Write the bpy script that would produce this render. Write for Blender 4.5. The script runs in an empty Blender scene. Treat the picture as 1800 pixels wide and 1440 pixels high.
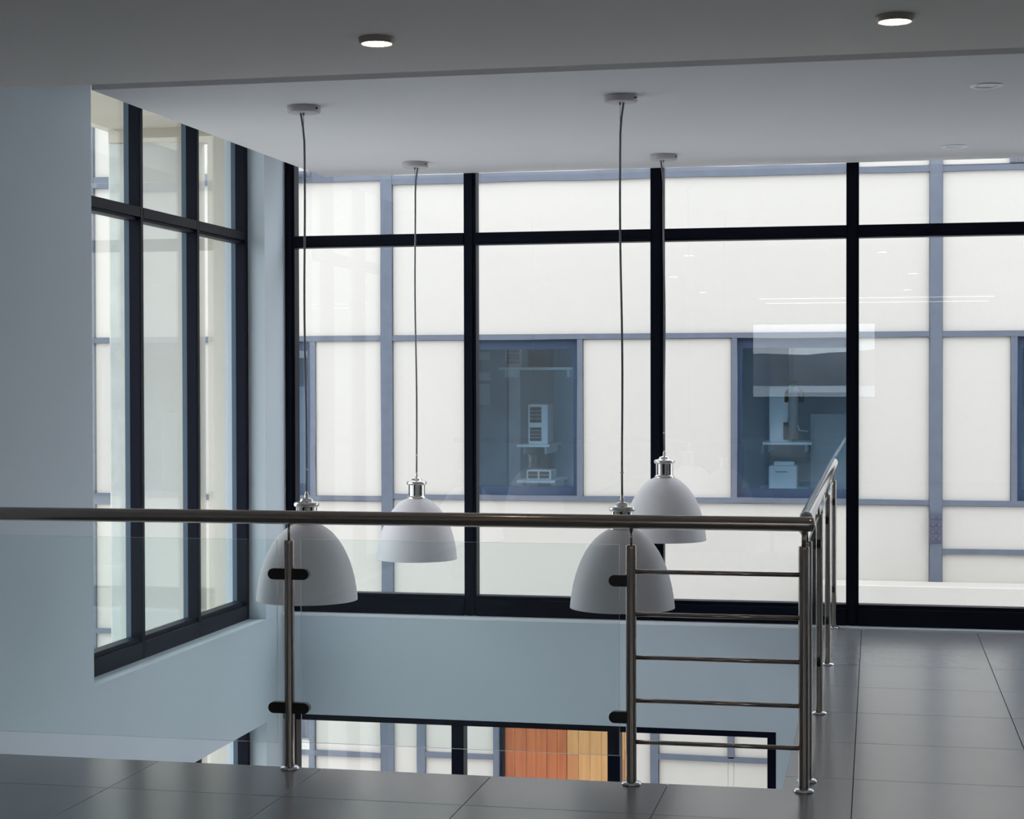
import bpy, bmesh, math, random
from mathutils import Vector, Matrix
random.seed(7)
PI = math.pi
S = bpy.context.scene
C = S.collection

# ------------------------------------------------------------------ camera, world, exposure
f_px = 3055.12
cam = bpy.data.cameras.new('camera')
cam.sensor_fit = 'HORIZONTAL'; cam.sensor_width = 36.0; cam.lens = f_px * 36.0 / 1800.0
cam.clip_start = 0.05; cam.clip_end = 9000
co = bpy.data.objects.new('camera', cam); C.objects.link(co)
fw = Vector((-0.20458944, 0.97872831, -0.015299)); rt = Vector((0.97884724, 0.20458206, -0.00206285))
up = rt.cross(fw).normalized(); rt = fw.cross(up).normalized()
co.matrix_world = Matrix(((rt.x, up.x, -fw.x, 0), (rt.y, up.y, -fw.y, 0), (rt.z, up.z, -fw.z, 1.5), (0, 0, 0, 1)))
S.camera = co

SKY_RGB = (0.84, 0.90, 1.0); SKY_STRENGTH = 3.88
w = bpy.data.worlds.new('overcast_sky'); S.world = w; w.use_nodes = True
nt = w.node_tree; nt.nodes.clear()
tc = nt.nodes.new('ShaderNodeTexCoord'); sx = nt.nodes.new('ShaderNodeSeparateXYZ')
rp = nt.nodes.new('ShaderNodeValToRGB'); bg = nt.nodes.new('ShaderNodeBackground'); ow = nt.nodes.new('ShaderNodeOutputWorld')
nt.links.new(tc.outputs['Generated'], sx.inputs[0]); nt.links.new(sx.outputs['Z'], rp.inputs[0])
rp.color_ramp.elements[0].position = 0.0; rp.color_ramp.elements[0].color = (0.70, 0.76, 0.82, 1)
rp.color_ramp.elements[1].position = 0.5; rp.color_ramp.elements[1].color = SKY_RGB + (1,)
nt.links.new(rp.outputs[0], bg.inputs[0]); bg.inputs[1].default_value = SKY_STRENGTH
nt.links.new(bg.outputs[0], ow.inputs[0])

S.view_settings.view_transform = 'Standard'; S.view_settings.look = 'None'
S.view_settings.gamma = 1.0; S.view_settings.use_curve_mapping = False
S.view_settings.exposure = 0.0
S.cycles.use_denoising = True
S.cycles.max_bounces = 14; S.cycles.diffuse_bounces = 8; S.cycles.glossy_bounces = 6
S.cycles.transparent_max_bounces = 32; S.cycles.sample_clamp_indirect = 6.0
S.cycles.caustics_reflective = False

# ------------------------------------------------------------------ materials
def mat(name, col, rough=0.5, metal=0.0, var=0.0, vscale=3.0, bump=0.0, bscale=40.0, spec=0.5, stretch=None, col2=None):
    m = bpy.data.materials.new(name); m.use_nodes = True
    n = m.node_tree.nodes; l = m.node_tree.links; b = n['Principled BSDF']
    b.inputs['Base Color'].default_value = tuple(col) + (1,)
    b.inputs['Roughness'].default_value = rough; b.inputs['Metallic'].default_value = metal
    b.inputs['Specular IOR Level'].default_value = spec
    co_ = n.new('ShaderNodeTexCoord'); mp = n.new('ShaderNodeMapping'); l.new(co_.outputs['Object'], mp.inputs[0])
    if stretch: mp.inputs['Scale'].default_value = stretch
    if var > 0 or col2:
        t = n.new('ShaderNodeTexNoise'); t.inputs['Scale'].default_value = vscale; t.inputs['Detail'].default_value = 5
        l.new(mp.outputs[0], t.inputs['Vector'])
        r = n.new('ShaderNodeValToRGB'); c2 = col2 or tuple(c * (1 - var) for c in col)
        r.color_ramp.elements[0].position = 0.35; r.color_ramp.elements[0].color = tuple(c2) + (1,)
        r.color_ramp.elements[1].position = 0.65; r.color_ramp.elements[1].color = tuple(col) + (1,)
        l.new(t.outputs[0], r.inputs[0]); l.new(r.outputs[0], b.inputs['Base Color'])
    if bump > 0:
        t2 = n.new('ShaderNodeTexNoise'); t2.inputs['Scale'].default_value = bscale; t2.inputs['Detail'].default_value = 4
        l.new(mp.outputs[0], t2.inputs['Vector'])
        bp = n.new('ShaderNodeBump'); bp.inputs['Strength'].default_value = bump; bp.inputs['Distance'].default_value = 0.01
        l.new(t2.outputs[0], bp.inputs['Height']); l.new(bp.outputs[0], b.inputs['Normal'])
    return m

def emis(name, col, s):
    m = bpy.data.materials.new(name); m.use_nodes = True
    b = m.node_tree.nodes['Principled BSDF']
    b.inputs['Emission Color'].default_value = tuple(col) + (1,); b.inputs['Emission Strength'].default_value = s
    b.inputs['Base Color'].default_value = (.8, .8, .8, 1)
    return m

def thin_glass(name, tint, ior=1.5, rough=0.0, gain=1.0):
    """clear sheet: tinted see-through mixed with a mirror by Fresnel"""
    m = bpy.data.materials.new(name); m.use_nodes = True
    n = m.node_tree.nodes; l = m.node_tree.links; n.clear()
    o = n.new('ShaderNodeOutputMaterial'); mx = n.new('ShaderNodeMixShader')
    tr = n.new('ShaderNodeBsdfTransparent'); gl = n.new('ShaderNodeBsdfGlossy'); fr = n.new('ShaderNodeFresnel')
    ge = n.new('ShaderNodeNewGeometry'); vm = n.new('ShaderNodeMath'); vm.operation = 'MULTIPLY'
    tr.inputs[0].default_value = tuple(tint) + (1,); gl.inputs['Roughness'].default_value = rough
    gl.inputs[0].default_value = (1, 1, 1, 1)
    fr.inputs['IOR'].default_value = ior
    # Fresnel seen from the back of a face uses 1/IOR: build it from |cos| instead (Schlick)
    dt = n.new('ShaderNodeVectorMath'); dt.operation = 'DOT_PRODUCT'
    l.new(ge.outputs['Normal'], dt.inputs[0]); l.new(ge.outputs['Incoming'], dt.inputs[1])
    ab = n.new('ShaderNodeMath'); ab.operation = 'ABSOLUTE'; l.new(dt.outputs['Value'], ab.inputs[0])
    sb = n.new('ShaderNodeMath'); sb.operation = 'SUBTRACT'; sb.inputs[0].default_value = 1.0; l.new(ab.outputs[0], sb.inputs[1])
    pw = n.new('ShaderNodeMath'); pw.operation = 'POWER'; pw.inputs[1].default_value = 5.0; l.new(sb.outputs[0], pw.inputs[0])
    r0 = ((ior - 1) / (ior + 1)) ** 2
    ma = n.new('ShaderNodeMath'); ma.operation = 'MULTIPLY_ADD'; ma.inputs[1].default_value = (1 - r0) * gain; ma.inputs[2].default_value = r0 * gain
    l.new(pw.outputs[0], ma.inputs[0])
    l.new(ma.outputs[0], mx.inputs[0]); l.new(tr.outputs[0], mx.inputs[1]); l.new(gl.outputs[0], mx.inputs[2])
    l.new(mx.outputs[0], o.inputs[0])
    n.remove(fr); n.remove(vm)
    return m

M = {
 'wall': mat('painted_wall', (.62, .685, .74), .6, var=.02, vscale=1.2, bump=.03, bscale=60, spec=.3),
 'ceil': mat('ceiling_paint', (.78, .765, .775), .8, var=.015, vscale=1, spec=.2),
 'bulk': mat('bulkhead_paint', (.86, .80, .76), .8, var=.015, vscale=1, spec=.2),
 'tile': mat('grey_floor_tile', (.215, .22, .23), .22, var=.06, vscale=2.2, bump=.02, bscale=12, spec=1.0),
 'grout': mat('dark_grout', (.03, .03, .03), .8),
 'lofloor': mat('pale_screed', (.62, .63, .63), .5, var=.05),
 'slab': mat('slab_edge', (.3, .32, .34), .8),
 'navy': mat('navy_aluminium', (.003, .0045, .013), .45, spec=.14),
 'steel': mat('brushed_steel', (.37, .315, .28), .19, 1.0),
 'chrome': mat('polished_steel', (.62, .62, .64), .1, 1.0),
 'clamp': mat('dark_clamp', (.03, .028, .028), .4, .6),
 'gedge': mat('glass_edge', (.72, .82, .80), .25, spec=.7),
 'rglass': thin_glass('railing_glass', (.955, .985, .98)),
 'wglass': thin_glass('window_glass', (.985, .99, .985)),
 'sglass': thin_glass('side_window_glass', (.95, .962, .945)),
 'fglass': thin_glass('facade_glass', (.80, .90, .97)),
 'shade': mat('matt_white_enamel', (.74, .70, .71), .5, spec=.3),
 'nickel': mat('brushed_nickel', (.62, .59, .56), .2, 1.0),
 'slot': mat('dark_slot', (.02, .02, .02), .6),
 'canopy': mat('canopy_white', (.55, .51, .53), .5),
 'cord': mat('grey_cord', (.22, .22, .23), .6),
 'bulb': mat('frosted_bulb', (.8, .8, .78), .3),
 'warm': emis('downlight_glow', (1.0, .84, .62), 30.0),
 'tubeglow': emis('linear_light_glow', (1.0, .93, .82), 5.0),
 'ltrim': mat('downlight_trim', (.46, .38, .30), .4),
 'wtrim': mat('white_trim', (.88, .90, .93), .4),
 'lens': mat('downlight_lens', (.62, .64, .68), .3),
 'plaster': mat('white_plaster', (.49, .456, .412), .9, var=.012, vscale=1.6, bump=.25, bscale=14, spec=.1),
 'beam': mat('grey_blue_steelwork', (.108, .123, .156), .6, var=.10, vscale=9, bump=.15, bscale=30, spec=.3),
 'platem': mat('plate_paint', (.080, .080, .118), .6, var=.1, vscale=12),
 'sky_lit': mat('sky_lit_frame_blue', (.075, .115, .165), .5),  # navy frame colour lightened to carry the sky light on it
 'concrete': mat('rough_concrete', (.50, .51, .475), .9, var=.10, vscale=7, bump=.6, bscale=22, spec=.1),
 'soffit': mat('beige_soffit', (.50, .455, .38), .9, var=.04, vscale=2, spec=.1),
 'rwall': mat('return_wall_plaster', (.50, .49, .455), .9, var=.03, vscale=2, bump=.1, bscale=10, spec=.1),
 'fframe': mat('blue_window_frame', (.022, .042, .085), .4, spec=.4),
 'froom': mat('dim_room', (.66, .71, .75), .9, var=.2, vscale=2),
 'unit': mat('pale_metal_casing', (.90, .92, .90), .6),
 'udark': mat('dark_grille', (.10, .11, .12), .7),
 'wood1': mat('red_orange_timber', (.37, .105, .030), .45, bump=.08, bscale=20, stretch=(9, 1, .6), col2=(.28, .075, .022), vscale=3, var=.2),
 'wood2': mat('golden_timber', (.47, .25, .095), .45, bump=.08, bscale=20, stretch=(9, 1, .6), col2=(.40, .20, .07), vscale=3, var=.2),
 'wood3': mat('brown_timber', (.37, .16, .055), .45, bump=.08, bscale=20, stretch=(9, 1, .6), col2=(.36, .14, .05), vscale=3, var=.2),
 'paving': mat('courtyard_paving', (.72, .70, .66), .9, var=.1, vscale=2),
 'back': mat('back_wall_paint', (.46, .40, .36), .8, var=.03),
 'hill': mat('hillside', (.17, .16, .15), 1.0, var=.4, vscale=.006, spec=0),
 'water': mat('sea_surface', (.30, .36, .42), .35, spec=.3),
 'curtain': mat('grey_curtain', (.22, .22, .27), .9, var=.3, vscale=6, stretch=(6, 1, .3)),
}

# ------------------------------------------------------------------ mesh helpers
def box(bm, x0, x1, y0, y1, z0, z1, mi=0):
    vs = [bm.verts.new(p) for p in [(x0,y0,z0),(x1,y0,z0),(x1,y1,z0),(x0,y1,z0),(x0,y0,z1),(x1,y0,z1),(x1,y1,z1),(x0,y1,z1)]]
    fs = []
    for idx in [(0,3,2,1),(4,5,6,7),(0,1,5,4),(1,2,6,5),(2,3,7,6),(3,0,4,7)]:
        f = bm.faces.new([vs[i] for i in idx]); f.material_index = mi; fs.append(f)
    return vs, fs

def bbox_(x0, x1, y0, y1, z0, z1, bev=0.0, seg=1):
    bm = bmesh.new(); box(bm, x0, x1, y0, y1, z0, z1)
    if bev > 0: bmesh.ops.bevel(bm, geom=bm.edges[:], offset=bev, segments=seg, affect='EDGES', profile=.5)
    return bm

def tube(bm, pts, r, n=10, caps=True, mi=0):
    pts = [Vector(p) for p in pts]; rings = []
    rr = r if isinstance(r, (list, tuple)) else [r] * len(pts)
    ref = None
    for i, p in enumerate(pts):
        d = (pts[min(i + 1, len(pts) - 1)] - pts[max(i - 1, 0)]).normalized()
        if ref is None:
            ref = Vector((0, 0, 1)) if abs(d.z) < .9 else Vector((1, 0, 0))
        a = d.cross(ref).normalized(); b = d.cross(a).normalized(); ref = a.cross(d) if False else ref
        rings.append([bm.verts.new(p + (a * math.cos(2*PI*k/n) + b * math.sin(2*PI*k/n)) * rr[i]) for k in range(n)])
    for i in range(len(rings) - 1):
        for k in range(n):
            f = bm.faces.new([rings[i][k], rings[i][(k+1) % n], rings[i+1][(k+1) % n], rings[i+1][k]]); f.smooth = True; f.material_index = mi
    if caps:
        for rg in (rings[0][::-1], rings[-1]):
            try: bm.faces.new(rg).material_index = mi
            except ValueError: pass

def lathe(bm, prof, n=32, c=(0, 0, 0), smooth=True, close=False):
    rings = []
    for r, z in prof:
        if r < 1e-6: rings.append([bm.verts.new((c[0], c[1], c[2] + z))])
        else: rings.append([bm.verts.new((c[0] + r*math.cos(2*PI*k/n), c[1] + r*math.sin(2*PI*k/n), c[2] + z)) for k in range(n)])
    for i in range(len(rings) - 1):
        A, B = rings[i], rings[i+1]
        for k in range(n):
            k2 = (k + 1) % n
            if len(A) == 1 and len(B) == 1: continue
            if len(A) == 1: f = bm.faces.new([A[0], B[k2], B[k]])
            elif len(B) == 1: f = bm.faces.new([A[k], A[k2], B[0]])
            else: f = bm.faces.new([A[k], A[k2], B[k2], B[k]])
            f.smooth = smooth

def obj(name, bm, m, parent=None, shade=None):
    if isinstance(bm, bmesh.types.BMesh):
        for e in bm.edges:
            if len(e.link_faces) == 2 and e.calc_face_angle(0) > .65: e.smooth = False
        bmesh.ops.recalc_face_normals(bm, faces=bm.faces)
        me = bpy.data.meshes.new(name); bm.to_mesh(me); bm.free()
    else: me = bm
    if not me.materials:
        for k in (m if isinstance(m, (list, tuple)) else [m]): me.materials.append(M[k] if isinstance(k, str) else k)
    o = bpy.data.objects.new(name, me); C.objects.link(o)
    if parent:
        o.parent = parent
        o.matrix_parent_inverse = Matrix.Translation(-parent_world(parent))
    return o

def parent_world(p):
    v = Vector(p.location)
    if p.parent: v = v + parent_world(p.parent) + p.matrix_parent_inverse.translation
    return v

def tag(o, label=None, cat=None, group=None, kind=None):
    if label: o['label'] = label
    if cat: o['category'] = cat
    if group: o['group'] = group
    if kind: o['kind'] = kind
    return o

def empty(name, loc, label=None, cat=None, group=None, kind=None):
    o = bpy.data.objects.new(name, None); C.objects.link(o); o.location = loc; o.empty_display_size = .1
    return tag(o, label, cat, group, kind)

def prism_xz(bm, pts, y0, y1):
    """extrude an x-z outline between two depths"""
    a = [bm.verts.new((x, y0, z)) for x, z in pts]; b = [bm.verts.new((x, y1, z)) for x, z in pts]
    bm.faces.new(a); bm.faces.new(b[::-1])
    for i in range(len(pts)):
        j = (i + 1) % len(pts); bm.faces.new([a[i], b[i], b[j], a[j]])

def prism_yz(bm, pts, x0, x1):
    a = [bm.verts.new((x0, y, z)) for y, z in pts]; b = [bm.verts.new((x1, y, z)) for y, z in pts]
    bm.faces.new(a); bm.faces.new(b[::-1])
    for i in range(len(pts)):
        j = (i + 1) % len(pts); bm.faces.new([a[i], b[i], b[j], a[j]])

# ------------------------------------------------------------------ key dimensions (metres)
XL = -3.785           # left wall face
YW = 10.84            # window frame plane
YV = 6.455            # edge of the stair void
XV = -0.333           # right edge of the void
XR = 3.6; YB = -5.0   # right wall, back wall
T = 0.6765            # tile pitch
ZT = 3.27             # underside of the roof slab
LO = -3.0             # lower storey floor

def struct(name, bm, m, label, cat, parent=None):
    return tag(obj(name, bm, m, parent), label, cat, kind='structure')

# ------------------------------------------------------------------ floor with its tiles
bm = bmesh.new()
box(bm, XL, XR, YB, YV, -.30, -.008); box(bm, XV, XR, YV, YW - .065, -.30, -.008)
floor = struct('floor', bm, 'grout', 'upper storey floor of large grey square tiles around the open stair void', 'floor')
floor.data.materials.append(M['slab'])
for p in floor.data.polygons:
    if p.normal.z < .5: p.material_index = 1
mesh_cache = {}
gj = .0015
xj = [-.08 + k * T for k in range(-7, 8)]; yj = [6.663 + k * T for k in range(-18, 8)]
for i in range(len(xj) - 1):
    for j in range(len(yj) - 1):
        x0, x1 = max(xj[i], XL), min(xj[i+1], XR); y0, y1 = max(yj[j], YB), min(yj[j+1], YW - .068)
        if x1 - x0 < .02 or y1 - y0 < .02: continue
        rects = [(x0, x1, y0, y1)]
        if x0 < XV and y1 > YV:                         # meets the void: keep what lies outside it
            rects = []
            if y0 < YV: rects.append((x0, x1, y0, YV))
            if x1 > XV: rects.append((XV, x1, max(y0, YV), y1))
            if len(rects) == 2:
                bm = bmesh.new()
                poly = [(x0+gj, y0+gj), (x1-gj, y0+gj), (x1-gj, y1-gj), (XV, y1-gj), (XV, YV), (x0+gj, YV)]
                a = [bm.verts.new((x, y, -.008)) for x, y in poly]; b = [bm.verts.new((x, y, 0)) for x, y in poly]
                bm.faces.new(a[::-1]); bm.faces.new(b)
                for k in range(6): bm.faces.new([a[k], a[(k+1) % 6], b[(k+1) % 6], b[k]])
                o = obj('tile', bm, 'tile', floor); continue
        for (a0, a1, b0, b1) in rects:
            if a1 - a0 < .015 or b1 - b0 < .015: continue
            key = (round(a1 - a0, 3), round(b1 - b0, 3))
            if key not in mesh_cache:
                bm = bbox_(gj, a1 - a0 - gj, gj, b1 - b0 - gj, -.008, 0, .0008)
                mesh_cache[key] = None
                o = obj('tile', bm, 'tile', floor); mesh_cache[key] = o.data
            else: o = obj('tile', mesh_cache[key], 'tile', floor)
            o.location = (a0, b0, 0)

struct('floor', bbox_(XL, XR, YB, YW - .065, LO - .2, LO), 'lofloor', 'plain floor of the lower storey at the foot of the stair void', 'floor')

# ------------------------------------------------------------------ walls
bm = bmesh.new()
XO = XL - .265
for (y0, y1, z0, z1) in [(YB - .2, 7.98, LO, ZT), (7.98, 10.461, -.655, 0), (7.98, 10.461, 3.2, ZT), (7.98, 10.461, LO, -2.3), (10.461, 11.05, LO, ZT)]:
    box(bm, XO, XL, y0, y1, z0, z1)
struct('wall_left', bm, 'wall', 'pale blue-grey painted wall left of the void, with a recessed window opening', 'wall')

bm = bmesh.new()
for (x0, x1, z0, z1) in [(XL, XR, -.655, -.012), (-.596, XR, LO, -.655), (XL, -.596, LO, -2.3), (XL, XR, 3.2, ZT)]:
    box(bm, x0, x1, YW - .065, 11.05, z0, z1)
struct('wall_front', bm, 'wall', 'blue-grey painted wall strip between the upper and the lower windows', 'wall')
bm = bmesh.new()
for (y0, y1, z0, z1) in [(YB - .2, 11.05, LO, LO + .3), (YB - .2, 11.05, -.5, .95), (YB - .2, 11.05, 2.3, ZT), (YB - .2, -2.2, .95, 2.3), (1.0, 11.05, .95, 2.3), (YB - .2, 4.4, LO + .3, -.5), (10.4, 11.05, LO + .3, -.5)]: box(bm, XR, XR + .2, y0, y1, z0, z1)
struct('wall_right', bm, 'wall', 'right side wall of the room outside the view, with openings for the added windows', 'wall')
def band(name, ya, yb, za, zb, n, label):
    wr = empty(name, (XR + .1, ya, za), label, 'window', kind='structure')
    st = (yb - ya) / n
    for k in range(n + 1): obj('mullion', bbox_(XR + .06, XR + .14, ya + st * k - (.02 if 0 < k < n else (0 if k == 0 else .04)), ya + st * k + (.02 if 0 < k < n else (.04 if k == 0 else 0)), za, zb), 'navy', wr)
    for z in (za, zb - .06): obj('rail', bbox_(XR + .06, XR + .14, ya + .04, yb - .04, z, z + .06), 'navy', wr)
    for k in range(n): obj('pane', bbox_(XR + .095, XR + .101, ya + st * k + .03, ya + st * (k + 1) - .03, za + .05, zb - .05), 'wglass', wr)
band('fill_window_1', -2.2, 1.0, .95, 2.3, 2, 'added window in the right wall outside the view, letting in fill daylight')  # unseen window added to let daylight into the upper room
band('fill_window_2', 4.4, 10.4, LO + .3, -.5, 4, 'added lower storey window band in the right wall outside the view, brightening the void')  # added glazing that brightens the void from below
bm = bmesh.new()
bx0, bx1, bz0, bz1 = -1.864, .012, 1.26, 2.41
for (x0, x1, z0, z1) in [(XL, bx0, 0, ZT), (bx1, XR, 0, ZT), (bx0, bx1, 0, bz0), (bx0, bx1, bz1, ZT), (XL, XR, LO, 0)]:
    box(bm, x0, x1, YB - .2, YB, z0, z1)
struct('wall_back', bm, 'back', 'wall behind the viewer with a picture window that the front glass reflects', 'wall')

# ceilings
struct('ceiling', bbox_(XO, XR + .2, YB - .2, 11.05, ZT + .001, ZT + .25), 'ceil', 'underside of the roof slab above the dropped ceilings', 'ceiling')
struct('ceiling', bbox_(XL, XR, YB, YV, 2.692, ZT), 'bulk', 'darker dropped ceiling in the foreground with two lit downlights', 'ceiling')
struct('ceiling', bbox_(-3.506, XR, 7.40, YW, 2.842, 3.0), 'ceil', 'pale dropped ceiling panel over the void carrying the pendants', 'ceiling')
struct('trim_1', bbox_(XL, XR, YW - .068, YW + .10, -.012, .006, .002), 'wtrim', 'pale ledge running along the foot of the front window', 'trim')
# soft sill of the left recess
struct('trim_2', bbox_(XL - .12, XL + .001, 7.98, 10.461, -.004, .003, 0), 'wall', 'painted sill ledge of the recessed left window', 'trim')

# ------------------------------------------------------------------ front window (upper)
mw = .078
win = empty('window_1', (-1.3, YW, 0), 'tall navy-framed window wall facing the white building', 'window', kind='structure')
mxs = [XL + .031, -2.543, -1.340, -.137, 1.068, 2.273, XR - .04]
hw = [.034, .040, .041, .038, .039, .039, .039, .03]
for x, h in zip(mxs, hw):
    bm = bbox_(x - h, x + h, YW + .012, YW + .105, 0.006, 3.2, .002)
    box(bm, x - h * .45, x + h * .45, YW, YW + .02, 0.006, 3.2)
    obj('mullion', bm, 'navy', win)
for k in range(6):
    x0, x1 = mxs[k] + hw[k], mxs[k+1] - hw[k+1]
    bm = bbox_(x0, x1, YW + .006, YW + .11, 2.386, 2.462, .002); box(bm, x0, x1, YW - .004, YW + .02, 2.40, 2.425)
    obj('transom', bm, 'navy', win)
    bm = bbox_(x0, x1, YW - .004, YW + .11, .006, .112, .002); box(bm, x0, x1, YW + .012, YW + .10, .112, .135)
    obj('bottom_rail', bm, 'navy', win)
    obj('top_rail', bbox_(x0, x1, YW + .01, YW + .11, 3.15, 3.2, .002), 'navy', win)
    for z0, z1 in ((.135, 2.386), (2.462, 3.15)):
        obj('pane', bbox_(x0 - .005, x1 + .005, YW + .092, YW + .098, z0 - .005, z1 + .005), 'wglass', win)

# left window (upper), recessed
def side_window(name, z0, z1, trs, label):
    xr = XL - .110; xo = xr - .095
    W = empty(name, (xr, 9.2, z0), label, 'window', kind='structure')
    ys = [8.016, 8.816, 9.617, 10.418]
    for i, y in enumerate(ys):
        h0, h1 = (0, .036) if i < 3 else (0, .043)
        bm = bbox_(xo, xr - .006, y, y + h1, z0, z1, .002); box(bm, xr - .01, xr, y + .002, y + h1 - .004, z0, z1)
        bmesh.ops.translate(bm, verts=bm.verts, vec=(0, 0, 0))
        mu = obj('mullion', bm, 'navy', W)
        obj('sky_lit_edge', bbox_(xo - .001, xr - .067, y - .002, y + h1 + .002, z0, z1), 'sky_lit', mu)  # outer mullion edge in lighter blue, outside daylight put into its colour
    obj('top_rail', bbox_(xo, xr, 8.052, 10.418, z1 - .05, z1), 'navy', W)
    for i in range(3):
        a, b = ys[i] + .036, ys[i+1]
        bm = bbox_(xo + .01, xr, a, b, z0, z0 + .095, .002); box(bm, xo + .01, xr - .018, a, b, z0 + .095, z0 + .12)
        obj('bottom_rail', bm, 'navy', W)
        zs = [z0 + .12]
        for tz in trs:
            bm = bbox_(xo + .01, xr, a, b, tz + .018, tz + .072, .002); box(bm, xo + .01, xr - .02, a, b, tz, tz + .018)
            obj('transom', bm, 'navy', W); zs += [tz, tz + .072]
        zs.append(z1 - .05)
        for k in range(0, len(zs), 2):
            obj('pane', bbox_(xr - .066, xr - .060, a - .004, b + .004, zs[k] - .004, zs[k+1] + .004), 'sglass', W)
    return W
side_window('window_2', 0.0, 3.2, [2.385], 'navy-framed three-bay window recessed in the left wall')
side_window('window_4', -2.3, -.655, [], 'lower storey window below the left wall, only its top corner showing')

# lower front window
wl = empty('window_3', (-2, YW, -2.3), 'lower storey window glimpsed through the void below the wall strip', 'window', kind='structure')
lx = [XL + .045, -2.617, -1.607, -.623]; lh = [.04, .040, .040, .027]
for x, h in zip(lx, lh): obj('mullion', bbox_(x - h, x + h, YW - .05, YW + .06, -2.3, -.69, .002), 'navy', wl)
obj('top_rail', bbox_(XL, -.596, YW - .055, YW + .06, -.694, -.655, .002), 'navy', wl)
for k in range(3):
    a, b = lx[k] + lh[k], lx[k+1] - lh[k+1]
    obj('bottom_rail', bbox_(a, b, YW - .05, YW + .06, -2.3, -2.2), 'navy', wl)
    obj('pane', bbox_(a - .005, b + .005, YW + .002, YW + .008, -2.205, -.69), 'wglass', wl)

# back window
wb = empty('window_5', (-.9, YB, 1.3), 'picture window behind the viewer looking out on hills', 'window', kind='structure')
bm = bmesh.new()
for a in [(bx0, bx1, bz0, bz0+.02), (bx0, bx1, bz1-.02, bz1), (bx0, bx0+.02, bz0, bz1), (bx1-.02, bx1, bz0, bz1)]: box(bm, a[0], a[1], YB-.15, YB-.08, a[2], a[3])
obj('frame', bm, 'navy', wb); obj('pane', bbox_(bx0+.015, bx1-.015, YB-.12, YB-.114, bz0+.015, bz1-.015), 'wglass', wb)

# ------------------------------------------------------------------ opposite building
FY = 16.5
fac = empty('building', (-1, FY, LO), 'white plastered building with grey-blue steel beams across the courtyard', 'building')
def b_beam(x0, x1, z0, z1, name='beam', proud=.03, seed=0):
    if name == 'window_surround': proud = .026
    """steel member with a slightly uneven paint edge"""
    bm = bmesh.new(); rnd = random.Random(seed + int(abs(x0) * 100 + abs(z0) * 37))
    hor = (x1 - x0) > (z1 - z0); n = max(2, int((x1 - x0 if hor else z1 - z0) / .35)); n = min(n, 12)
    lo, hi = [], []
    for k in range(n + 1):
        t = k / n; j1, j2 = rnd.uniform(-.004, .004), rnd.uniform(-.004, .004)
        if hor: x = x0 + (x1 - x0) * t; lo.append((x, z0 + j1)); hi.append((x, z1 + j2))
        else: z = z0 + (z1 - z0) * t; lo.append((x0 + j1, z)); hi.append((x1 + j2, z))
    prism_xz(bm, lo + hi[::-1], FY - proud, FY + .1)
    return obj(name, bm, 'beam', fac)
def panel(x0, x1, z0, z1, name='wall_panel'):
    return obj(name, bbox_(x0, x1, FY, FY + .2, z0, z1, .006), 'plaster', fac)
cols = [(-7.905, -7.79), (-4.76, -4.644), (.491, .603), (5.74, 5.85)]
zt0, zt1 = 3.443, 3.495           # top beam
wz = (.43, 1.87)
wins = [(-6.40, -5.494), (-3.86, -2.806), (-1.276, -.222), (1.27, 2.33), (3.80, 4.86)]
# plaster infill panels: rows between beams, columns between steel columns and windows
for a, b in [(cols[i][1], cols[i+1][0]) for i in range(3)]:
    panel(a, b, 1.965, zt0 + (.06 if a < -6 else .01)); panel(a, b, zt1, 5.2) if a > -6 else panel(a, b, 3.58, 5.2)
    panel(a, b, -.58, .335 if b < 0 else .36)
    ws = [w_ for w_ in wins if a < w_[0] < b]
    xs = a
    for (w0, w1) in ws:
        panel(xs, w0 - .055, .38, 1.92); xs = w1 + .055
    panel(xs, b, .38, 1.92)
    b_beam(a, b, 1.918, 1.968); b_beam(a, b, .338 if b < 0 else .360, .385 if b < 0 else .410)
    b_beam(a, b, *((3.49, 3.60) if a < -6 else (3.445, 3.535) if b < 1 else (3.437, 3.487))) if not (-1 < b < 1) else (b_beam(a, -.16, 3.445, 3.535), b_beam(-.16, b, 3.44, 3.49))
    for (w0, w1) in ws:
        b_beam(w0 - .055, w0, .38, 1.92, 'window_surround'); b_beam(w1, w1 + .055, .38, 1.92, 'window_surround')
for x0, x1 in cols:
    c = b_beam(x0, x1, LO if x0 < 0 else -.40, 5.2, 'column', .035)
panel(.491, .603, LO, -.40)
plate = bmesh.new(); px0, px1 = .488, .606
box(plate, px0, px1, FY - .052, FY - .035, .022, .290)
for r_ in range(4):
    for c_ in (0, 1):
        tube(plate, [(px0 + .03 + .058 * c_, FY - .072, .055 + .066 * r_), (px0 + .03 + .058 * c_, FY - .05, .055 + .066 * r_)], [.013, .016], 8)
obj('bolted_plate', plate, 'platem', fac)
b_beam(.603, 5.74, -.086, -.037)
panel(-.19, 5.8, 5.2, 5.6); panel(-12, -.19, 5.2, 5.6); panel(-12, -7.905, -.58, 5.2)
for za, zb in ((3.486, 3.578), (.272, .377), (-1.044, -.997)): b_beam(-7.79, -6.72, za, zb, proud=.034)
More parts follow.
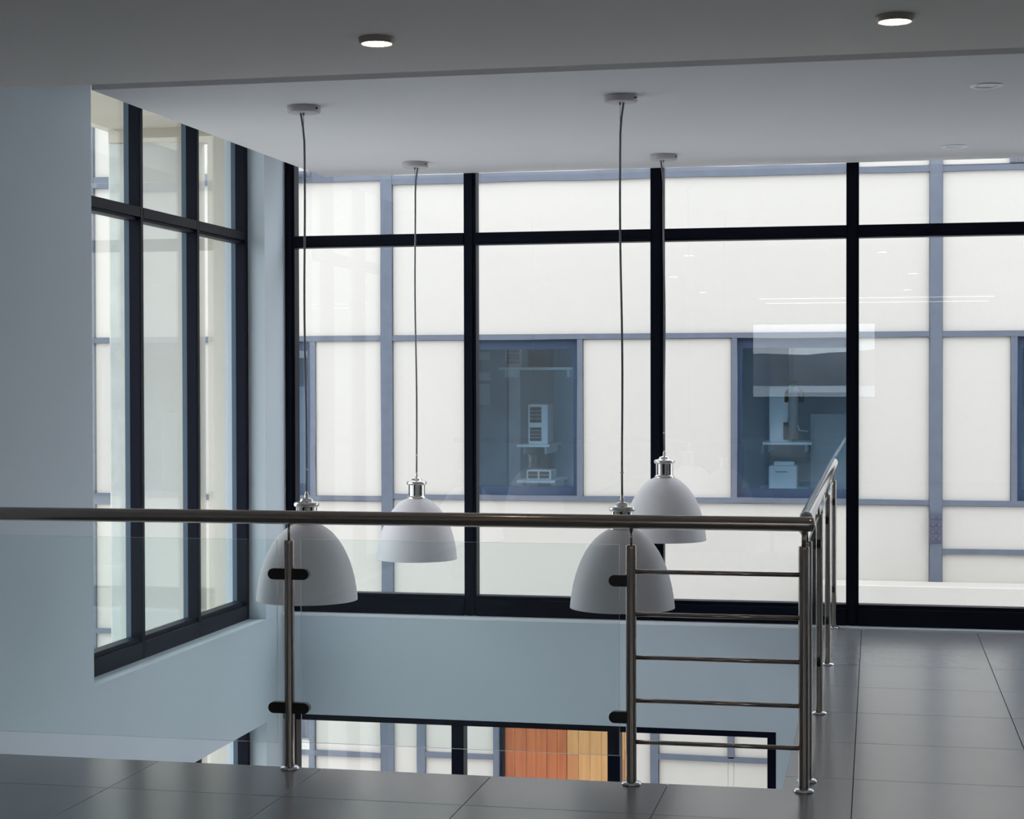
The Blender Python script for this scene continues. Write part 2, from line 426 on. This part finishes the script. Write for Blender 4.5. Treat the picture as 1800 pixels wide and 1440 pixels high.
# windows of the opposite building
for (w0, w1) in wins:
    bm = bmesh.new(); z0, z1 = wz
    for a in [(w0, w1, z1 - .045, z1 + .05), (w0, w1, z0 - .045, z0 + .065), (w0, w0 + .045, z0 + .065, z1 - .045), (w1 - .045, w1, z0 + .065, z1 - .045)]: box(bm, a[0], a[1], FY + .04, FY + .12, a[2], a[3])
    fr = obj('window_frame', bm, 'fframe', fac)
    obj('pane', bbox_(w0 + .04, w1 - .04, FY + .08, FY + .086, z0 + .06, z1 - .04), 'fglass', fr)
    bm = bmesh.new()
    x0, x1, y0, y1 = w0 - .48, w1 + .48, FY + .2, FY + 1.75; za, zb = -.2, 2.3
    for q in [((x0,y1,za),(x1,y1,za),(x1,y1,zb),(x0,y1,zb)), ((x0,y0,za),(x0,y1,za),(x0,y1,zb),(x0,y0,zb)), ((x1,y1,za),(x1,y0,za),(x1,y0,zb),(x1,y1,zb)),
              ((x0,y0,za),(x1,y0,za),(x1,y1,za),(x0,y1,za)), ((x0,y1,zb),(x1,y1,zb),(x1,y0,zb),(x0,y0,zb))]:
        bm.faces.new([bm.verts.new(p) for p in q])
    obj('room_lining', bm, 'froom', fac)
# ground storey of the opposite building (seen through the lower window)
lo_z = -.58
for (x0, x1) in [(-12, -5.70), (-5.455, -4.778), (-4.655, -4.406), (-4.325, -3.638), (-2.247, -2.099), (-2.022, -1.362), (-1.308, 5.8)]:
    panel(x0, x1, LO, lo_z)
for (x0, x1) in [(-4.778, -4.655), (-4.406, -4.325), (-2.099, -2.022)]: b_beam(x0, x1, LO, lo_z, 'column')
b_beam(-5.52, -5.455, LO, lo_z, 'window_surround')
b_beam(-1.362, -1.308, -2.06, lo_z, 'column')
b_beam(-10, -4.778, -2.203, -2.153); b_beam(-4.325, -3.638, -2.172, -2.12); b_beam(-2.022, 5.8, -2.095, -2.045)
panel(-1.362, -1.308, LO, -2.09); panel(-5.70, -5.455, LO, -2.2)
bm = bbox_(-5.70, -5.52, FY + .1, FY + .16, -2.06, lo_z); obj('curtained_window', bm, 'curtain', fac)
obj('window_sill', bbox_(-5.70, -5.51, FY - .03, FY + .16, -2.15, -2.06, .004), 'rwall', fac)
b_beam(-3.638, -3.581, LO, lo_z, 'door_surround')
obj('door_jamb', bbox_(-3.581, -3.541, FY + .02, FY + .15, LO, lo_z), 'navy', fac)
door = obj('door', bbox_(-3.541, -2.247, FY + .09, FY + .14, LO, lo_z), 'wood3', fac)
x = -3.541; k = 0
while x < -2.94:
    wd = [.10, .115, .095, .11, .10, .113][k % 6]; obj('board', bbox_(x + .001, min(x + wd, -2.925) - .001, FY + .06, FY + .09, LO, lo_z, .002), 'wood1', door); x += wd; k += 1
x = -2.922; k = 0; rnd = random.Random(3)
while x < -2.25:
    wd = .112; z = LO
    while z < lo_z:
        h = rnd.uniform(.22, .8); zz = min(z + h, lo_z)
        obj('board', bbox_(x + .001, min(x + wd, -2.247) - .001, FY + .055, FY + .09, z + .001, zz - .001, .002), ['wood2', 'wood3', 'wood2'][(k) % 3], door)
        z = zz; k += 1
    x += wd; k += 1
# low parapet in front, to the right
obj('parapet', bbox_(-.44, 5.8, 16.1, FY - .005, LO, -.345, .008), 'plaster', fac)
obj('drain_pipe', (lambda b: (tube(b, [(-5.9, FY - .13, 3.56), (-5.46, FY - .13, 3.56)], .028, 12), tube(b, [(-5.47, FY - .13, 3.56), (-5.44, FY - .13, 3.56)], .034, 12), box(b, -5.6, -5.57, FY - .13, FY, 3.55, 3.57), b)[-1])(bmesh.new()), 'beam', fac)
obj('vent_grille', (lambda b: ([box(b, 1.20, 1.5, FY - .03, FY, 3.5, 3.62)] + [box(b, 1.215 + .03*k, 1.23 + .03*k, FY - .04, FY - .03, 3.51, 3.61) for k in range(9)], b)[-1])(bmesh.new()), 'beam', fac)

# ------------------------------------------------------------------ side wing outside the left window
wing = empty('side_wing', (-4.6, 11.3, LO), 'beige covered balcony wing seen through the left window', 'building')
obj('soffit', bbox_(-5.285, XO - .002, 6.5, 11.5, 3.2701, 3.45), 'soffit', wing)
obj('downstand_beam', bbox_(-5.23, XO, 11.3, 11.5, 3.175, 3.27), 'soffit', wing)
obj('pier', bbox_(-5.234, -5.081, 11.3, 11.5, LO, 3.175, .012, 2), 'concrete', wing)
obj('return_wall', bbox_(-5.081, -4.60, 11.36, 11.5, LO, 3.175), 'rwall', wing)
obj('sky_blocking_wall', bbox_(-9.3, -9.1, -26.0, -3.0, LO, 6.5), 'rwall', wing)  # unseen wall added to block sky reflections in the front glass
obj('pier', bbox_(-4.42, XO, 11.1, 11.5, LO, 3.175), 'soffit', wing)

# courtyard and surroundings
struct('ground', bbox_(-40, 40, -14, 60, LO - .35, LO - .21), 'paving', 'paved courtyard ground between the buildings', 'ground')
struct('sea', bbox_(-5000, 5000, -6000, -14, LO - .5, LO - .4), 'water', 'water behind the viewer, seen only as a reflection in the glass', 'water')
bm = bmesh.new(); N = 160; rows = []
for i in range(N + 1):
    x = -2600 + 5200 * i / N; u = x / 8.2
    h = 1.5 + 2560 * (.0150 + .0034 * math.sin(u * .045 + 1.2) + .0012 * math.sin(u * .19 + .4) + .0004 * math.sin(u * .6))
    rows.append([bm.verts.new((x, -2450, -3.6)), bm.verts.new((x + 8, -2500, h * .45)), bm.verts.new((x, -2540, h)), bm.verts.new((x, -2700, h * .6)), bm.verts.new((x, -2900, -3.6))])
for i in range(N):
    for k in range(4):
        fc = bm.faces.new([rows[i][k], rows[i+1][k], rows[i+1][k+1], rows[i][k+1]]); fc.smooth = True
struct('hills', bm, 'hill', 'low brown hills beyond the water, reflected in the front window', 'hills')

# ------------------------------------------------------------------ objects behind the opposite panes, some standing in for reflections
def shelf(x0, x1, z, label, y0=17.5):
    bm = bbox_(x0, x1, y0, FY + 1.75, z - .025, z); box(bm, x0 + .05, x0 + .07, y0 + .1, FY + 1.75, z - .10, z - .024); box(bm, x1 - .07, x1 - .05, y0 + .1, FY + 1.75, z - .10, z - .024)
    return tag(obj('wall_shelf', bm, 'unit'), label, 'shelf')
def casing(x0, x1, z0, z1, label, openings, y0=17.6, d=.30, cat='cabinet', name='cabinet_unit'):
    t = empty(name, ((x0 + x1) / 2, y0 + d / 2, z0), label, cat)
    obj('casing', bbox_(x0, x1, y0, y0 + d, z0, z1, .012, 2), 'unit', t)
    for (a0, a1, c0, c1) in openings:
        bm = bbox_(a0, a1, y0 - .006, y0 + .002, c0, c1)
        g = obj('grille', bm, 'udark', t)
        bm = bmesh.new(); n = max(2, int((c1 - c0) / .035))
        for q in range(1, n): z = c0 + (c1 - c0) * q / n; box(bm, a0, a1, y0 - .009, y0 - .005, z - .002, z + .002)
        obj('slats', bm, 'unit', g)
    return t
shelf(-3.80, -3.03, 1.66, 'thin pale shelf across the upper part of the left opposite window')
casing(-3.75, -3.57, 1.66, 1.90, 'small louvred unit on the upper shelf behind the left opposite window', [(-3.73, -3.60, 1.70, 1.88)], cat='vent unit', name='louvred_unit')
shelf(-3.608, -3.267, .866, 'short bracket shelf behind the left opposite window')
casing(-3.511, -3.302, .866, 1.278, 'tall white unit with two dark square openings behind the left opposite window', [(-3.49, -3.37, 1.09, 1.25), (-3.49, -3.37, .90, 1.04)])
casing(-3.53, -3.267, .50, .600, 'small white box with two dark openings low behind the left opposite window', [(-3.51, -3.41, .515, .585), (-3.39, -3.29, .515, .585)])
shelf(-3.60, -3.2, .50, 'lowest short shelf under the small white box behind the left opposite window', 17.45)
# pale sheets in a column at left, standing in for bright reflections
for k, (c0, c1) in enumerate([(1.744, 1.835), (1.525, 1.615), (1.27, 1.49)]):
    tag(obj('reflection_sheet', bbox_(-4.20, -4.05, 18.235, 18.248, c0, c1), 'unit'), ['topmost', 'middle', 'lowest and largest'][k] + ' of the three pale sheets standing in for reflections behind the left opposite window', 'sheet', 'pale sheets standing in for reflections')
shelf(-1.10, -.62, .902, 'bracket shelf under the tall white unit behind the right opposite window')
t = empty('cabinet_unit', (-.9, 17.75, .902), 'tall white unit with a rounded dark pipe hood behind the right opposite window', 'cabinet')
obj('casing', bbox_(-1.043, -.81, 17.6, 17.9, .902, 1.456, .01, 2), 'unit', t)
bm = bmesh.new(); tube(bm, [(-.80, 17.56, .93), (-.80, 17.56, 1.38), (-.80, 17.60, 1.45), (-.80, 17.68, 1.47)], .05, 14); obj('duct', bm, 'rwall', t)
bm = bmesh.new(); prism_xz(bm, [(-.89 + .0, 1.30)] + [(-.80 - .09 * math.cos(a), 1.37 + .09 * math.sin(a)) for a in [k * PI / 10 for k in range(11)]] + [(-.71, 1.30)], 17.60, 17.9); obj('hood', bm, 'udark', t)
bm = bmesh.new(); box(bm, -.90, -.82, 17.58, 17.605, .93, 1.10); obj('valve_box', bm, 'udark', t)
bm = bmesh.new(); tube(bm, [(-.86, 17.57, 1.10), (-.84, 17.56, 1.17), (-.78, 17.54, 1.13), (-.74, 17.54, 1.02), (-.66, 17.6, 1.01)], .008, 8); obj('hose', bm, 'unit', t)
shelf(-1.15, -.66, .431, 'low shelf under the white printer box behind the right opposite window', 17.45)
t = empty('printer', (-.9, 17.75, .431), 'white printer box standing low behind the right opposite window', 'printer')
obj('casing', bbox_(-1.048, -.766, 17.6, 17.95, .431, .66, .012, 2), 'unit', t)
obj('tray', bbox_(-1.0, -.80, 17.60, 17.9, .66, .70, .006), 'unit', t)
obj('slot', bbox_(-.98, -.86, 17.597, 17.602, .60, .606), 'udark', t)
tag(obj('reflection_sheet', bbox_(-.655, -.10, 18.22, 18.248, .30, 1.172), 'unit'), 'large pale board standing in for a reflection behind the right opposite window', 'board')  # pale panel drawn in place of a bright reflection in the pane

# ------------------------------------------------------------------ railings
def sheet(name, axis, a0, a1, c, z0, z1, parent):
    """glass sheet with visible polished edges (material slot 1)"""
    t = .004; bm = bmesh.new()
    if axis == 'x': vs, fs = box(bm, a0, a1, c - t, c + t, z0, z1)
    else: vs, fs = box(bm, c - t, c + t, a0, a1, z0, z1)
    for f in fs:
        big = f.calc_area() > (a1 - a0) * .1
        f.material_index = 0 if big else 1
    return obj(name, bm, ['rglass', 'gedge'], parent)

def post_mesh(x, y, ztop):
    bm = bmesh.new(); r = .0198
    lathe(bm, [(0, 0), (r, 0), (r, .02), (r, ztop - .01), (r, ztop - .003), (r - .002, ztop), (0, ztop)], 24, (x, y, 0)); return bm
def flange_mesh(x, y):
    bm = bmesh.new(); lathe(bm, [(.0190, 0), (.038, 0), (.038, .005), (.034, .010), (.0215, .013), (.0190, .013)], 28, (x, y, 0)); return bm
def clamp_mesh(axis, x, y, z, sgn, L=.083):
    bm = bmesh.new(); r = .0215; t = .013
    pts = [(.012, -r), (L - r, -r)] + [(L - r + r * math.sin(a), -r * math.cos(a)) for a in [k * PI / 10 for k in range(1, 10)]] + [(L - r, r), (.012, r)]
    if axis == 'x': prism_xz(bm, [(x + sgn * p, z + q) for p, q in pts], y - t, y + t)
    else: prism_yz(bm, [(y + sgn * p, z + q) for p, q in pts], x - t, x + t)
    bmesh.ops.bevel(bm, geom=[e for e in bm.edges if len(e.link_faces) == 2 and e.calc_face_angle(0) > 1.2], offset=.002, segments=1, affect='EDGES')
    return bm

def make_post(rail, x, y, ztop, zrail, pin=.005, clamps=(), axis='x', base=True):
    p = obj('post', post_mesh(x, y, ztop), 'steel', rail)
    obj('base_flange', flange_mesh(x, y), 'chrome', p)
    bm = bmesh.new(); tube(bm, [(x, y, ztop - .01), (x, y, zrail - .018)], pin, 12)
    lathe(bm, [(pin, zrail - .040), (pin * 1.6, zrail - .030), (pin * 2.6, zrail - .022)], 14, (x, y, 0))
    obj('stem', bm, 'steel', p)
    for z, sgn in clamps: obj('clamp', clamp_mesh(axis, x, y, z, sgn), 'clamp', p)
    return p

fr = empty('railing', (-2, 6.42, 0), 'front steel railing with glass panels and a ladder of horizontal bars, along the void edge', 'railing')
zr = .981; RY = 6.42
def rail_mesh(p0, p1, r):
    """round rail with domed ends"""
    p0, p1 = Vector(p0), Vector(p1); d = (p1 - p0).normalized(); bm = bmesh.new()
    pts, rr = [], []
    for k in range(5): a = PI / 2 * k / 4; pts.append(p0 + d * r * .55 * (1 - math.sin(a))); rr.append(max(r * math.sin(a), .0005) if k else .0005)
    pts = [p0 + d * r * .55 * (1 - math.cos(PI/2*k/4)) for k in range(5)]; rr = [max(.0008, r * math.sin(PI/2*k/4)) for k in range(5)]
    q = [p1 - d * r * .55 * (1 - math.cos(PI/2*k/4)) for k in range(5)][::-1]
    pts += [pts[-1] + d * .01, pts[-1] + d * .03]; q = [q[0] - d * .03, q[0] - d * .01] + q
    tube(bm, pts + q, rr + [r, r, r, r] + rr[::-1], 32); return bm
obj('handrail', rail_mesh((XL + .005, RY, zr - .003), (-.212, RY, zr + .001), .0268), 'steel', fr)
zc = (.760, .2395)
make_post(fr, -3.58, RY, .891, zr, clamps=[(z, s) for z in zc for s in (-1, 1)])
make_post(fr, -2.228, RY, .892, zr, clamps=[(z, s) for z in zc for s in (-1, 1)])
make_post(fr, -.890, RY, .895, zr, clamps=[(.762, -1), (.251, -1)])
make_post(fr, -.255, RY + .008, .900, zr, pin=.009)
sheet('glass_panel', 'x', -3.53, -2.276, RY, .101, .892, fr)
sheet('glass_panel', 'x', -2.180, -.934, RY, .106, .896, fr)
sheet('glass_panel', 'x', -3.775, -3.63, RY, .101, .892, fr)
for z in (.796, .637, .476, .315, .160):
    bm = bmesh.new(); tube(bm, [(-.875, RY, z), (-.270, RY + .004, z)], .0085, 16); obj('bar', bm, 'steel', fr)

sr = empty('railing', (-.25, 8.7, 0), 'side steel railing running back to the front window along the right edge of the void', 'railing')
zs_ = 1.0
obj('handrail', rail_mesh((-.25, 6.50, zs_ - .005), (-.25, 10.832, zs_ + .008), .0268), 'chrome', sr)
py = [6.595, 7.960, 9.350, 10.754]
for i, y in enumerate(py):
    cl = []
    if i > 0: cl += [(z, -1) for z in (.775, .245)]
    if i < 3: cl += [(z, 1) for z in (.775, .245)]
    make_post(sr, -.25, y, .905, zs_, clamps=cl, axis='y')
for i in range(3): sheet('glass_panel', 'y', py[i] + .05, py[i+1] - .05, -.25, .103, .894, sr)

# ------------------------------------------------------------------ pendant lamps
prof = [(.050, .372), (.075, .362), (.100, .346), (.126, .324), (.150, .296), (.172, .264), (.191, .228), (.207, .190), (.221, .148), (.232, .104), (.240, .058), (.2445, .020), (.246, .003)]
def shade_mesh():
    bm = bmesh.new(); inner = [(r - .0035, z - .002) for r, z in prof[::-1]]
    lathe(bm, prof + [(.2462, .0), (.2425, .0)] + inner[:-1] + [(.046, .369)], 64); return bm
def cap_mesh():
    bm = bmesh.new()
    lathe(bm, [(0, .362), (.056, .362), (.059, .366), (.059, .374), (.055, .379), (.052, .384), (.046, .386), (.046, .450), (.056, .452), (.061, .457), (.0625, .464), (.060, .471), (.054, .475), (.040, .477), (.033, .480), (.030, .489), (.020, .494), (.010, .495), (.009, .515), (.004, .530), (0, .530)], 40)
    # outer sleeve cut by eight upright slots
    for k in range(8):
        a0 = 2 * PI * k / 8 + .12; a1 = a0 + 2 * PI / 8 - .2; n = 5; r0, r1 = .0455, .0505
        A = [(r1 * math.cos(a0 + (a1 - a0) * i / n), r1 * math.sin(a0 + (a1 - a0) * i / n)) for i in range(n + 1)]
        B = [(r0 * math.cos(a0 + (a1 - a0) * i / n), r0 * math.sin(a0 + (a1 - a0) * i / n)) for i in range(n + 1)]
        vs = [[bm.verts.new((x, y, z)) for x, y in A + B[::-1]] for z in (.384, .452)]
        m = len(vs[0]); bm.faces.new(vs[0][::-1]); bm.faces.new(vs[1])
        for i in range(m): f = bm.faces.new([vs[0][i], vs[0][(i+1) % m], vs[1][(i+1) % m], vs[1][i]])
    return bm
SH = CAP = SL = BU = None
def pendant(x, y, rim, label, xc, amp, seed):
    global SH, CAP, SL, BU
    t = empty('pendant_lamp', (x, y, rim), label, 'lamp', 'pendant lamps over the stair void')
    def part(name, me, m, par=t):
        o = obj(name, me, m); o.parent = par; return o
    if SH is None:
        s = part('shade', shade_mesh(), 'shade'); SH = s.data
        c = part('lamp_cap', cap_mesh(), 'nickel'); CAP = c.data
        bm = bmesh.new(); lathe(bm, [(.0462, .388), (.0462, .449)], 40); l_ = part('slot_backing', bm, 'slot', c); SL = l_.data
        bm = bmesh.new(); lathe(bm, [(0, .20), (.022, .205), (.030, .225), (.028, .25), (.016, .285), (.013, .35), (0, .352)], 20); b = part('bulb', bm, 'bulb'); BU = b.data
    else:
        part('shade', SH, 'shade'); c = part('lamp_cap', CAP, 'nickel'); part('slot_backing', SL, 'slot', c); part('bulb', BU, 'bulb')
    H = 2.842 - rim; rnd = random.Random(seed)
    bm = bmesh.new(); lathe(bm, [(0, H), (.080, H), (.081, H - .005), (.081, H - .025), (.079, H - .031), (.06, H - .032), (0, H - .032)], 40, (xc - x, 0, 0))
    cn = part('canopy', bm, 'canopy')
    bm = bmesh.new(); tube(bm, [(xc - x + .075, -.035, H - .016), (xc - x + .080, -.038, H - .016)], .0045, 8); part('canopy_screw', bm, 'slot', cn)
    side = -1 if amp > 0 else 1
    pts = []; n = 26
    top = H - .032; bot = .525
    for k in range(n + 1):
        s = k / n; z = top + (bot - top) * s
        xx = (xc - x) * (1 - s) + side * .016 * math.exp(-((s * (top - bot)) / .07) ** 2) + .006 * math.sin(s * 7 + seed) * s * (1 - s) * 3
        pts.append((xx, 0, z))
    bm = bmesh.new(); tube(bm, pts, .0052, 10); part('cord', bm, 'cord')
    bm = bmesh.new(); tube(bm, [(xc - x, -.006, top), (.001, -.006, bot + .10), (0, -.004, bot)], .0012, 6); lathe(bm, [(0, 0), (.006, 0), (.004, -.012), (0, -.016)], 10, (xc - x, -.006, top)); part('suspension_wire', bm, 'cord')
    bm = bmesh.new(); box(bm, -.007, .007, -.009, .004, bot + .105, bot + .112); part('wire_clip', bm, 'wtrim')
    return t
pendant(-2.706, 8.06, .448, 'white dome pendant lamp hanging front left, just behind the clamped railing post', -2.712, 1, 1)
pendant(-2.738, 10.25, .428, 'smaller-looking white dome pendant lamp at the back left, nearest the front window', -2.742, -1, 2)
pendant(-1.162, 8.08, .445, 'white dome pendant lamp hanging front right, behind the post with horizontal bars', -1.169, -1, 3)
pendant(-1.219, 10.23, .570, 'white dome pendant lamp at the back right, hanging higher than the rest', -1.223, 1, 4)

# ------------------------------------------------------------------ downlights
def lit(x, y, z, label):
    t = empty('downlight', (x, y, z), label, 'light', 'lit downlights')
    bm = bmesh.new(); lathe(bm, [(.064, 0), (.064, -.004), (.060, -.019), (.058, -.021), (.0525, -.021), (.052, -.017)], 40, (x, y, z)); obj('trim_ring', bm, 'ltrim', t)
    bm = bmesh.new(); lathe(bm, [(.0525, -.019), (0, -.019)], 40, (x, y, z)); obj('lens', bm, 'warm', t)
lit(-1.687, 5.80, 2.692, 'glowing round downlight in the foreground ceiling, left of centre')
lit(.061, 5.81, 2.692, 'glowing round downlight in the foreground ceiling, top right')
def unlit(x, y, z, label):
    t = empty('downlight', (x, y, z), label, 'light', 'unlit downlights')
    bm = bmesh.new(); lathe(bm, [(.074, 0), (.074, -.003), (.070, -.006), (.054, -.005), (.050, -.001)], 40, (x, y, z)); obj('trim_ring', bm, 'wtrim', t)
    bm = bmesh.new(); lathe(bm, [(.0505, -.0012), (0, -.0012)], 40, (x, y, z)); obj('lens', bm, 'lens', t)
unlit(.491, 8.157, 2.842, 'unlit round white downlight in the pale ceiling panel, the nearer one at right')
unlit(.440, 10.217, 2.842, 'unlit round white downlight in the pale ceiling panel, close to the front window')

for (x, y, w_) in [(-2.2, 2.6, 'above and left of the viewer'), (.4, 2.6, 'just above the viewer'), (-2.2, -.8, 'behind the viewer at left'), (.4, -.8, 'straight behind the viewer'),
                 (2.2, 2.6, 'above and right of the viewer'), (2.2, 5.8, 'right of the two in view'), (2.2, -.8, 'behind the viewer at right')]:
    lit(x, y, 2.692, 'added fill downlight outside the view, ' + w_)  # extra unseen lamps added to warm the ceiling and the steel
for y in (-2.6, -4.0):
    t = empty('linear_light', (0, y, 2.692), ('nearer' if y > -3 else 'farther') + ' long linear ceiling light behind the viewer', 'light')
    obj('housing', bbox_(-1.6, 1.6, y - .06, y + .06, 2.665, 2.692), 'wtrim', t)
    obj('diffuser', bbox_(-1.58, 1.58, y - .045, y + .045, 2.661, 2.665), 'tubeglow', t)
